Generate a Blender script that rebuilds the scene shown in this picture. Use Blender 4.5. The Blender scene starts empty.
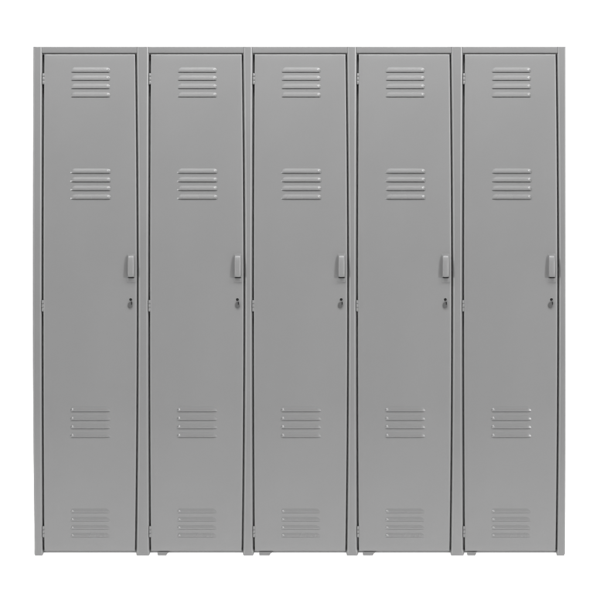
import bpy, bmesh, math
from mathutils import Vector

# ---------------------------------------------------------------- units
U = 0.004                      # metres per unit; the bank is about 533 x 509 units
BASE = 555.7
def X(px): return (px - 300.0) * U
def Z(py): return (BASE - py) * U

scene = bpy.context.scene
col = scene.collection

# ---------------------------------------------------------------- materials
def paint(name, base, rough, bump=0.10, var=0.03):
    m = bpy.data.materials.new(name); m.use_nodes = True
    nt = m.node_tree; b = nt.nodes['Principled BSDF']
    tc = nt.nodes.new('ShaderNodeTexCoord')
    n1 = nt.nodes.new('ShaderNodeTexNoise'); n1.inputs['Scale'].default_value = 2.6; n1.inputs['Detail'].default_value = 5
    n2 = nt.nodes.new('ShaderNodeTexNoise'); n2.inputs['Scale'].default_value = 160; n2.inputs['Detail'].default_value = 2
    n3 = nt.nodes.new('ShaderNodeTexNoise'); n3.inputs['Scale'].default_value = 9; n3.inputs['Detail'].default_value = 3
    for n in (n1, n2, n3): nt.links.new(tc.outputs['Object'], n.inputs['Vector'])
    mr = nt.nodes.new('ShaderNodeMapRange')
    mr.inputs['From Min'].default_value = 0.3; mr.inputs['From Max'].default_value = 0.7
    mr.inputs['To Min'].default_value = base * (1 - var); mr.inputs['To Max'].default_value = base * (1 + var)
    nt.links.new(n1.outputs['Fac'], mr.inputs['Value'])
    cc = nt.nodes.new('ShaderNodeCombineColor')
    for k in ('Red', 'Green', 'Blue'): nt.links.new(mr.outputs['Result'], cc.inputs[k])
    nt.links.new(cc.outputs['Color'], b.inputs['Base Color'])
    r = nt.nodes.new('ShaderNodeMapRange')
    r.inputs['To Min'].default_value = rough - 0.015; r.inputs['To Max'].default_value = rough + 0.015
    nt.links.new(n3.outputs['Fac'], r.inputs['Value']); nt.links.new(r.outputs['Result'], b.inputs['Roughness'])
    bp = nt.nodes.new('ShaderNodeBump'); bp.inputs['Strength'].default_value = bump; bp.inputs['Distance'].default_value = 0.0006
    nt.links.new(n2.outputs['Fac'], bp.inputs['Height'])
    bp2 = nt.nodes.new('ShaderNodeBump'); bp2.inputs['Strength'].default_value = 0.12; bp2.inputs['Distance'].default_value = 0.004
    nt.links.new(n3.outputs['Fac'], bp2.inputs['Height']); nt.links.new(bp2.outputs['Normal'], bp.inputs['Normal'])
    nt.links.new(bp.outputs['Normal'], b.inputs['Normal'])
    return m

DOORP = paint('grey_door_enamel', 0.108, 0.38, 0.04)
FRAMEP = paint('grey_frame_enamel', 0.108, 0.33, 0.03, 0.05)
BODYP = paint('grey_cabinet_enamel', 0.20, 0.5)
VENTP = paint('grey_vent_enamel', 0.108, 0.27, 0.02, 0.03)
LEVERP = paint('grey_handle_enamel', 0.108, 0.4, 0.05)
HINGEP = paint('grey_hinge_enamel', 0.095, 0.4, 0.2)
TABP = paint('zinc_lock_metal', 0.065, 0.35, 0.05)
TABP.node_tree.nodes['Principled BSDF'].inputs['Metallic'].default_value = 0.3
DARK = paint('keyhole_black', 0.008, 0.85, 0.0)
DARK.node_tree.nodes['Principled BSDF'].inputs['Specular IOR Level'].default_value = 0.1

def added_glow():
    m = bpy.data.materials.new('glowing_white_sweep'); m.use_nodes = True
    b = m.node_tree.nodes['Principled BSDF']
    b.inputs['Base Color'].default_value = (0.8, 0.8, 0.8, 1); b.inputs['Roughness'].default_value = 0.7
    b.inputs['Emission Color'].default_value = (1, 1, 1, 1); b.inputs['Emission Strength'].default_value = 0.97  # glow added to keep the sweep pure white and free of shadow
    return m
BACK = added_glow()

# ---------------------------------------------------------------- helpers
def link(name, bm, mat, parent=None, smooth=True, angle=35):
    me = bpy.data.meshes.new(name)
    bmesh.ops.recalc_face_normals(bm, faces=bm.faces)
    for f in bm.faces: f.smooth = smooth
    if smooth:
        for e in bm.edges:
            if len(e.link_faces) == 2 and e.calc_face_angle(0) > math.radians(angle): e.smooth = False
    bm.to_mesh(me); bm.free()
    me.materials.append(mat)
    o = bpy.data.objects.new(name, me); col.objects.link(o)
    if parent: o.parent = parent
    return o

def box(bm, x0, x1, y0, y1, z0, z1, bev=0.0):
    t = bmesh.new()
    bmesh.ops.create_cube(t, size=1)
    for v in t.verts:
        v.co = Vector(((x0 + x1) / 2 + v.co.x * (x1 - x0), (y0 + y1) / 2 + v.co.y * (y1 - y0), (z0 + z1) / 2 + v.co.z * (z1 - z0)))
    if bev: bmesh.ops.bevel(t, geom=list(t.edges), offset=bev, segments=2, affect='EDGES', profile=0.5)
    me = bpy.data.meshes.new('t'); t.to_mesh(me); t.free(); bm.from_mesh(me); bpy.data.meshes.remove(me)

def bow(py): return min(1.3, ((py - 300.0) / 245.0) ** 2)

# door origins (left edge at mid height) and widths
L0 = [43.3, 150.0, 253.8, 357.9, 464.0]
W = 93.5
def dl(py): return 0.9 * bow(py)                 # left door edge, relative units
def dr(py): return W - 1.75 * bow(py)
TOP, BOT = 54.2, 551.0

# ---------------------------------------------------------------- the bank
bank = bpy.data.objects.new('locker_bank', None); col.objects.link(bank)
bank.location = (0, 0, 0)
bank['label'] = 'grey metal bank of five tall narrow lockers with louvred doors on a white backdrop'
bank['category'] = 'lockers'

# cabinet shell behind the frame
bm = bmesh.new()
DEP = 0.48
xa, xb = X(35.2), X(563.6)
t = 0.0012
box(bm, xa, xa + t, 0.030, DEP, Z(552.0), Z(47.4))
box(bm, xb - t, xb, 0.030, DEP, Z(552.0), Z(47.4))
box(bm, xa + t, xb - t, DEP - t, DEP, Z(552.0), Z(47.4))
box(bm, xa + t, xb - t, 0.030, DEP - t, Z(47.4) - t, Z(47.4))
box(bm, xa + t, xb - t, 0.030, DEP - t, Z(552.0), Z(552.0) + t)
# strips added behind the posts to lighten the dark door gaps
for k in range(6):
    pl = 35.2 if k == 0 else L0[k - 1] + W - 4.0
    pr = 563.6 if k == 5 else L0[k] + 3.5
    if k == 0: pl += 0.4
    if k == 5: pr -= 0.4
    box(bm, X(pl), X(pr), 0.036, 0.038, Z(550.0), Z(49.0))
link('cabinet_body', bm, BODYP, bank, smooth=False)
for k in range(4):
    xc = X((L0[k] + W + 1.5 + L0[k + 1] - 1.5) / 2)
    bm = bmesh.new(); box(bm, xc - t / 2, xc + t / 2, 0.040, DEP - 0.003, Z(550.5), Z(48.4))
    link('divider_panel', bm, BODYP, bank, smooth=False)

# stiles: rounded square posts following the bow of the doors, ending in a foot
def stile(fl, fr, rl, rr, foot):
    """fl, fr: left and right edge as functions of py; foot = (left, right) flare at floor"""
    bm = bmesh.new()
    ys = [46.5, 46.7, 47.2] + [48 + i * 8.0 for i in range(63)] + [549.0, 551.0, 552.6, 553.6, 554.8, BASE]
    rows = []
    for py in ys:
        l, r = fl(py), fr(py)
        if py > 549.0:
            s = min(1.0, (py - 549.0) / 3.4)
            l += (foot[0] - l) * s; r += (foot[1] - r) * s
        if py > 554.0:
            c = (py - 554.0) / 1.7
            l += 0.6 * c; r -= 1.0 * c
        pull = {46.5: 0.0010, 46.7: 0.0004}.get(py, 0.0)
        l, r = X(l) + pull * .3, X(r) - pull * .3
        pts = []
        n = 7
        a, b = rl * U, rr * U
        pts.append((l, 0.030))
        for i in range(n + 1):
            q = math.pi / 2 * i / n
            pts.append((l + a * (1 - math.cos(q)), pull + a * (1 - math.sin(q))))
        for i in range(n + 1):
            q = math.pi / 2 * i / n
            pts.append((r - b * (1 - math.sin(q)), pull + b * (1 - math.cos(q))))
        pts.append((r, 0.030))
        rows.append([bm.verts.new((x, y, Z(py))) for x, y in pts])
    for a, b in zip(rows, rows[1:]):
        m = len(a)
        for i in range(m):
            bm.faces.new((a[i], a[(i + 1) % m], b[(i + 1) % m], b[i]))
    bm.faces.new(rows[0]); bm.faces.new(rows[-1][::-1])
    return link('frame_post', bm, FRAMEP, bank)

G = 1.45      # reveal between door and post
def lefts(k): return lambda py: L0[k] + dl(py) - G - 0.35 * min(1, max(0, (180 - py) / 130))
def rights(k): return lambda py: L0[k] + dr(py) + G - 0.2
def outer_l(py):
    if py < 300: return 32.5 + 0.6 * bow(py)
    return 32.5 + 1.8 * bow(py)
def outer_r(py):
    return 565.9 - (0.6 * bow(py) if py > 300 else -0.1 * bow(py))
stile(outer_l, lefts(0), 1.9, 2.4, (34.2, 43.2))
feet = [(136.1, 149.9), (242.9, 254.0), (346.4, 358.4), (450.7, 464.4)]
for k in range(4):
    stile(rights(k), lefts(k + 1), 2.5, 2.5, feet[k])
stile(rights(4), outer_r, 2.7, 1.5, (556.6, 565.2))

# top rails between the posts, with the recessed door stop under them
def rail_profile(x0, x1):
    bm = bmesh.new()
    prof = [(0.030, 46.55), (0.0028, 46.55), (0.0018, 46.65), (0.0012, 46.9), (0.0010, 47.4), (0.0010, 52.2), (0.0016, 52.8), (0.0040, 53.15),
            (0.0120, 53.25), (0.0120, 54.7), (0.030, 54.7)]
    cols = []
    for i in range(9):
        x = x0 + (x1 - x0) * i / 8
        cols.append([bm.verts.new((X(x), y, Z(py))) for y, py in prof])
    for a, b in zip(cols, cols[1:]):
        m = len(a)
        for i in range(m): bm.faces.new((a[i], a[(i + 1) % m], b[(i + 1) % m], b[i]))
    bm.faces.new(cols[0]); bm.faces.new(cols[-1][::-1])
    return link('top_rail', bm, FRAMEP, bank, angle=40)
for k in range(5):
    rail_profile(lefts(k)(54) - 0.6, rights(k)(54) + 0.6)

# bottom rails, set back behind the foot of each door
for k in range(5):
    bm = bmesh.new()
    box(bm, X(lefts(k)(552) - 0.4), X(rights(k)(552) + 0.4), 0.0180, 0.0295, Z(552.9), Z(549.6), 0.0006)
    link('bottom_rail', bm, FRAMEP, bank)

# small tab feet beside the inner posts
for x0, x1, xs in [(157.6, 166.6, 169.5), (259.3, 269.9, 273.0), (363.0, 373.2, 376.2), (467.3, 475.6, 477.2)]:
    bm = bmesh.new()
    pts = [(x0 - 0.5, 552.0), (xs, 552.0), (xs - 0.8, 552.75), (x1 + 0.6, 553.6), (x1, 555.0), (x1 - 0.6, BASE), (x0 + 0.5, BASE), (x0, 555.2), (x0 - 0.2, 553.0)]
    f = [bm.verts.new((X(a), 0.006, Z(b))) for a, b in pts]
    g = [bm.verts.new((X(a), 0.0145, Z(b))) for a, b in pts]
    bm.faces.new(f); bm.faces.new(g[::-1])
    for i in range(len(pts)):
        j = (i + 1) % len(pts); bm.faces.new((f[i], f[j], g[j], g[i]))
    link('foot', bm, FRAMEP, bank, smooth=False)

# ---------------------------------------------------------------- the door
VX0, VX1 = 27.1, 67.7
VENTS = [   # lower lip rows of the four hoods, slot height, hood depth
    ([72.1, 80.2, 88.5, 96.9], 0.62, 0.90, 5.6),
    ([173.1, 181.7, 190.3, 199.0], 0.46, 1.15, 5.4),
    ([411.4, 420.0, 428.4, 437.0], 0.28, 0.95, 5.4),
    ([512.7, 521.0, 529.2, 537.0], 0.17, 0.38, 5.0),
]
def surf(u, py):
    """slight belly of the sheet: u 0..1 across, forward is negative y"""
    v = (py - TOP) / (BOT - TOP)
    return -0.0055 * (1 - (2 * u - 1) ** 2) * (1 - (2 * v - 1) ** 4) * 1.0
def dpos(ux, py, y):
    """ux in door units 0..W (mid-height width) -> local coordinates (origin = door's lower left)"""
    u = ux / W
    l, r = dl(py), dr(py)
    return Vector(((l + (r - l) * u) * U, y, Z(py) - Z(BOT)))

def make_door():
    bm = bmesh.new()
    inn = 1.1
    xs = [inn + (W - 2 * inn) * i / 26 for i in range(27)]
    xs = [x for x in xs if abs(x - VX0 - 1.2) > 1 and abs(x - VX1 + 1.2) > 1] + [VX0 + 1.2, VX1 - 1.2]
    xs.sort()
    slots = []
    for rows, s, h, hh in VENTS:
        for r in rows: slots.append((r - 1.0, r + s, VX0 + 1.2, VX1 - 1.2))
    ys = [TOP + inn + (BOT - TOP - 2 * inn) * i / 90 for i in range(91)]
    slots.append((277.2, 278.1, 84.9, 90.8))  # opening cut below the lever to stand in for its shaded underside
    xs = [x for x in xs if abs(x - 84.9) > 1 and abs(x - 90.8) > 1] + [84.9, 90.8]
    xs.sort()
    for a, b, _, _ in slots: ys = [y for y in ys if not (a - 1.2 < y < b + 1.2)]
    for a, b, _, _ in slots: ys += [a, b]
    ys.sort()
    g = [[bm.verts.new(dpos(x, y, surf(x / W, y))) for x in xs] for y in ys]
    for j in range(len(ys) - 1):
        ym = (ys[j] + ys[j + 1]) / 2
        hole = [(c, d) for a, b, c, d in slots if a < ym < b]
        for i in range(len(xs) - 1):
            xm = (xs[i] + xs[i + 1]) / 2
            if any(c < xm < d for c, d in hole): continue
            bm.faces.new((g[j][i], g[j][i + 1], g[j + 1][i + 1], g[j + 1][i]))
    # rolled edge and return flange
    nx, ny = len(xs), len(ys)
    per = [(0, i) for i in range(nx)] + [(j, nx - 1) for j in range(1, ny)] + [(ny - 1, i) for i in range(nx - 2, -1, -1)] + [(j, 0) for j in range(ny - 2, 0, -1)]
    last = [g[j][i] for j, i in per]
    for out, back in [(0.45, 0.0003), (0.8, 0.0011), (1.03, 0.0024), (1.1, 0.004), (1.1, 0.017)]:
        ring = []
        for j, i in per:
            x, y = xs[i], ys[j]
            if i == 0: x -= out
            if i == nx - 1: x += out
            if j == 0: y -= out
            if j == ny - 1: y += out
            ring.append(bm.verts.new(dpos(x, y, back)))
        m = len(ring)
        for q in range(m):
            bm.faces.new((last[q], last[(q + 1) % m], ring[(q + 1) % m], ring[q]))
        last = ring
    return link('door', bm, DOORP, bank, angle=50)

def make_vent(rows, slot, H, hh, parent, nub_right=True):
    bm = bmesh.new()
    for r in rows:
        nx, ny = 90, 22
        grid = []
        for j in range(ny + 1):
            tt = j / ny
            row = []
            for i in range(nx + 1):
                s = i / nx
                s = 0.5 - 0.5 * math.cos(math.pi * s) * (0.75 + 0.25 * abs(math.cos(math.pi * s)))   # finer at ends
                x = VX0 + (VX1 - VX0) * s
                d = min(x - VX0, VX1 - x)
                e = (VX1 - x) if nub_right else (x - VX0)
                rr = 3.0 if e < 15 else 5.0
                gx = 1.0 if d >= rr else (math.sqrt(max(0, 1 - (1 - d / rr) ** 2)) if e < 15 else math.sin(d / rr * math.pi / 2))
                # the profile: eases out from the sheet, full at 80 %, rolls back under at the lip
                if tt < 0.90: f = math.sin(tt / 0.90 * math.pi / 2) ** 1.5
                else:
                    q = (tt - 0.90) / 0.10; f = 1.0 - 0.30 * q * q
                tz = tt if tt < .8 else .8 + (tt - .8)
                # rounded bump added near one end of each slat to catch a glint
                nub = 0.80 * math.exp(-((e - 1.7) / 1.0) ** 2 - ((tt - 0.66) / 0.17) ** 2)
                # ends narrow towards the top so that the hood reads as a scoop
                topy = r - hh * (0.45 + 0.55 * gx)
                y = topy + (r - topy) * tz
                row.append(bm.verts.new(dpos(x, y, surf(x / W, y) + 0.0002 - U * (H * f * gx + nub))))
            grid.append(row)
        for j in range(ny):
            for i in range(nx):
                try: bm.faces.new((grid[j][i], grid[j][i + 1], grid[j + 1][i + 1], grid[j + 1][i]))
                except ValueError: pass
    return link('vent', bm, VENTP, parent, angle=80)

def make_handle(parent):
    bm = bmesh.new()
    # thin escutcheon plate
    x0, x1 = 84.1, 91.8
    p = dpos(84.0, 282.4, 0); q = dpos(91.7, 253.6, 0)
    sy = surf(0.93, 268)
    ps = dpos(84.0, 278.1, 0); pt = dpos(84.0, 277.0, 0)
    box(bm, p.x, q.x, sy - 0.0014, sy + 0.0015, p.z, ps.z, 0.0005)
    box(bm, p.x, q.x, sy - 0.0014, sy + 0.0015, pt.z, q.z, 0.0005)
    # lever: side profile swept across, with rounded corners
    prof = [(0.000, 255.0), (0.006, 255.2), (0.0110, 256.0), (0.0135, 257.4), (0.0170, 262.0), (0.0190, 268.0), (0.0205, 273.5), (0.0207, 275.4), (0.0198, 276.5),
            (0.0180, 277.0), (0.0, 277.1)]
    a, b = 84.6, 90.9
    secs = [(a, 0.72), (a + 0.15, 0.88), (a + 0.5, 0.97), (a + 1.0, 1.0), (b - 1.0, 1.0), (b - 0.5, 0.97), (b - 0.15, 0.88), (b, 0.72)]
    cols = []
    for x, s in secs:
        ys = (1 - s) * 2.2
        c = []
        for d, y in prof:
            yy = y + (ys if y < 262 else (-ys if y > 276 else 0))
            c.append(bm.verts.new(dpos(x, yy, sy - d * (s if d > 0.004 else 1))))
        cols.append(c)
    for c, d in zip(cols, cols[1:]):
        for i in range(len(prof) - 1): bm.faces.new((c[i], c[i + 1], d[i + 1], d[i]))
    bm.faces.new(cols[0]); bm.faces.new(cols[-1][::-1])
    return link('handle', bm, LEVERP, parent, angle=50)

def lathe_y(bm, cx, cz, y0, prof, n=28):
    rings = []
    for r, y in prof:
        rings.append([bm.verts.new((cx + r * math.cos(2 * math.pi * i / n), y0 + y, cz + r * math.sin(2 * math.pi * i / n))) for i in range(n)])
    for a, b in zip(rings, rings[1:]):
        for i in range(n): bm.faces.new((a[i], a[(i + 1) % n], b[(i + 1) % n], b[i]))
    return rings

def make_lock(parent):
    p = dpos(87.4, 299.6, surf(.935, 300))
    bm = bmesh.new()      # black keyhole cup in a small raised collar
    r = lathe_y(bm, p.x, p.z, p.y, [(0.0076, 0.0006), (0.0075, -0.0009), (0.0068, -0.0014), (0.0060, -0.0010)])
    lk = link('lock_collar', bm, LEVERP, parent)
    bm = bmesh.new()
    r = lathe_y(bm, p.x, p.z, p.y, [(0.0061, -0.0009), (0.0052, -0.0008), (0.0008, -0.0008)])
    bm.faces.new(r[-1])
    c2 = dpos(88.4, 303.3, surf(.935, 303) - 0.0058)
    e = [bm.verts.new((c2.x + 0.0022 * math.cos(q * math.pi / 8), c2.y, c2.z + 0.0070 * math.sin(q * math.pi / 8))) for q in range(16)]
    e2 = [bm.verts.new((v.co.x, v.co.y + 0.006, v.co.z)) for v in e]
    bm.faces.new(e)
    for q in range(16): bm.faces.new((e[q], e[(q + 1) % 16], e2[(q + 1) % 16], e2[q]))
    link('keyhole', bm, DARK, parent)
    # swinging keyhole cover hanging below the cylinder
    bm = bmesh.new()
    c = dpos(87.0, 305.0, surf(.935, 305))
    def ring(w, h, y, dx=0.0):
        pts = []
        for i in range(32):
            a = 2 * math.pi * i / 32
            sx, sz = math.cos(a), math.sin(a)
            ex = math.copysign(abs(sx) ** 0.75, sx) * w * (1.0 - 0.18 * sz); ez = math.copysign(abs(sz) ** 0.75, sz) * h
            pts.append(bm.verts.new((c.x + ex + dx, c.y + y, c.z + ez)))
        return pts
    rs = [ring(.0080, .0118, 0.0006), ring(.0082, .0120, -0.0040), ring(.0074, .0112, -0.0052), ring(.0008, .002, -0.0056)]
    for a, b in zip(rs, rs[1:]):
        for i in range(32): bm.faces.new((a[i], a[(i + 1) % 32], b[(i + 1) % 32], b[i]))
    bm.faces.new(rs[-1])
    link('keyhole_cover', bm, TABP, parent)

def make_hinge(y0, y1, parent):
    bm = bmesh.new()
    py = (y0 + y1) / 2
    cx = dpos(0, py, 0).x - 0.62 * U
    n = 16
    segs = 3
    gap = 0.22
    hgt = (y1 - y0 - gap * (segs - 1)) / segs
    for s in range(segs):
        a = y0 + s * (hgt + gap); b = a + hgt
        R = 1.25 * U
        prof = [(0.0, a), (R * .8, a), (R, a + 0.25), (R, b - 0.25), (R * .8, b), (0.0, b)]
        rings = []
        for r, yy in prof:
            r = max(r, 1e-5)
            rings.append([bm.verts.new((cx + r * math.cos(2 * math.pi * i / n), 0.0026 + r * math.sin(2 * math.pi * i / n), Z(yy) - Z(BOT))) for i in range(n)])
        for p, q in zip(rings, rings[1:]):
            for i in range(n): bm.faces.new((p[i], p[(i + 1) % n], q[(i + 1) % n], q[i]))
    # pin and leaf
    box(bm, cx - 0.0012, cx + 0.0012, 0.0014, 0.0038, Z(y1 + .15) - Z(BOT), Z(y0 - .15) - Z(BOT))
    box(bm, cx - 1.9 * U, cx + 2.1 * U, 0.0042, 0.0056, Z(y1 - .1) - Z(BOT), Z(y0 + .1) - Z(BOT))
    return link('hinge', bm, HINGEP, parent, angle=50)

door = make_door()
for i, v in enumerate(VENTS): make_vent(*v, door, i < 2)
make_handle(door)
make_lock(door)
for a, b in [(73.3, 84.2), (300.2, 311.4), (526.2, 537.2)]: make_hinge(a, b, door)
door.location = (X(L0[0]), 0, Z(BOT))
for k in range(1, 5):
    d = door.copy(); col.objects.link(d); d.parent = bank
    d.location = (X(L0[k]), 0, Z(BOT))
    for ch in list(door.children):
        c = ch.copy(); col.objects.link(c); c.parent = d
        if c.name.startswith('keyhole_cover'):          # every cover hangs a little differently
            a = math.radians((0, -7, 4, -2, 6)[k])
            p = dpos(87.4, 299.6, 0)
            c.rotation_euler = (0, a, 0)
            c.location = (p.x - (p.x * math.cos(a) + p.z * math.sin(a)), 0, p.z - (-p.x * math.sin(a) + p.z * math.cos(a)))

# ---------------------------------------------------------------- white sweep with an added glow (floor curving up into the back wall)
bm = bmesh.new()
prof = [(-2.35, 0.0), (2.0, 0.0)]
R = 1.5
for i in range(1, 13):
    a = math.pi / 2 * i / 12
    prof.append((2.0 + R * math.sin(a), R - R * math.cos(a)))
prof.append((3.5, 7.0))
cols = [[bm.verts.new((x, y, z - 0.0003)) for y, z in prof] for x in (-8.0, 8.0)]
for i in range(len(prof) - 1): bm.faces.new((cols[0][i], cols[1][i], cols[1][i + 1], cols[0][i + 1]))
bd = link('backdrop', bm, BACK)
bd['kind'] = 'structure'

# ---------------------------------------------------------------- light
w = bpy.data.worlds.new('World'); scene.world = w; w.use_nodes = True
w.node_tree.nodes['Background'].inputs['Color'].default_value = (1, 1, 1, 1)
w.node_tree.nodes['Background'].inputs['Strength'].default_value = 0.13

def softbox(name, loc, target, sx, sy, power):
    l = bpy.data.lights.new(name, 'AREA'); l.shape = 'RECTANGLE'; l.size = sx; l.size_y = sy; l.energy = power
    o = bpy.data.objects.new(name, l); col.objects.link(o); o.location = loc
    o.rotation_euler = (Vector(target) - Vector(loc)).to_track_quat('-Z', 'Y').to_euler()
    return o
softbox('softbox_right', (11.6, -11.2, 3.8), (0, 0, 1.3), 1.8, 1.4, 2300)
softbox('softbox_left', (-11.2, -9.8, 1.8), (0, 0, 1.1), 1.8, 1.5, 1010)
softbox('softbox_overhead', (0.1, -1.6, 3.8), (0, 0, 1.2), 5.5, 0.7, 292)

# ---------------------------------------------------------------- camera
cd = bpy.data.cameras.new('Camera'); cam = bpy.data.objects.new('Camera', cd); col.objects.link(cam)
D = 14.0
cam.location = (0, -D, Z(300)); cam.rotation_euler = (math.radians(90), 0, 0)
cd.sensor_width = 36; cd.lens = 36 * D / (600 * U); cd.clip_end = 100; cd.clip_start = 0.1
scene.camera = cam

scene.view_settings.view_transform = 'Standard'; scene.view_settings.look = 'None'
scene.view_settings.exposure = 0; scene.view_settings.gamma = 1
scene.render.resolution_x = 1024; scene.render.resolution_y = 1024
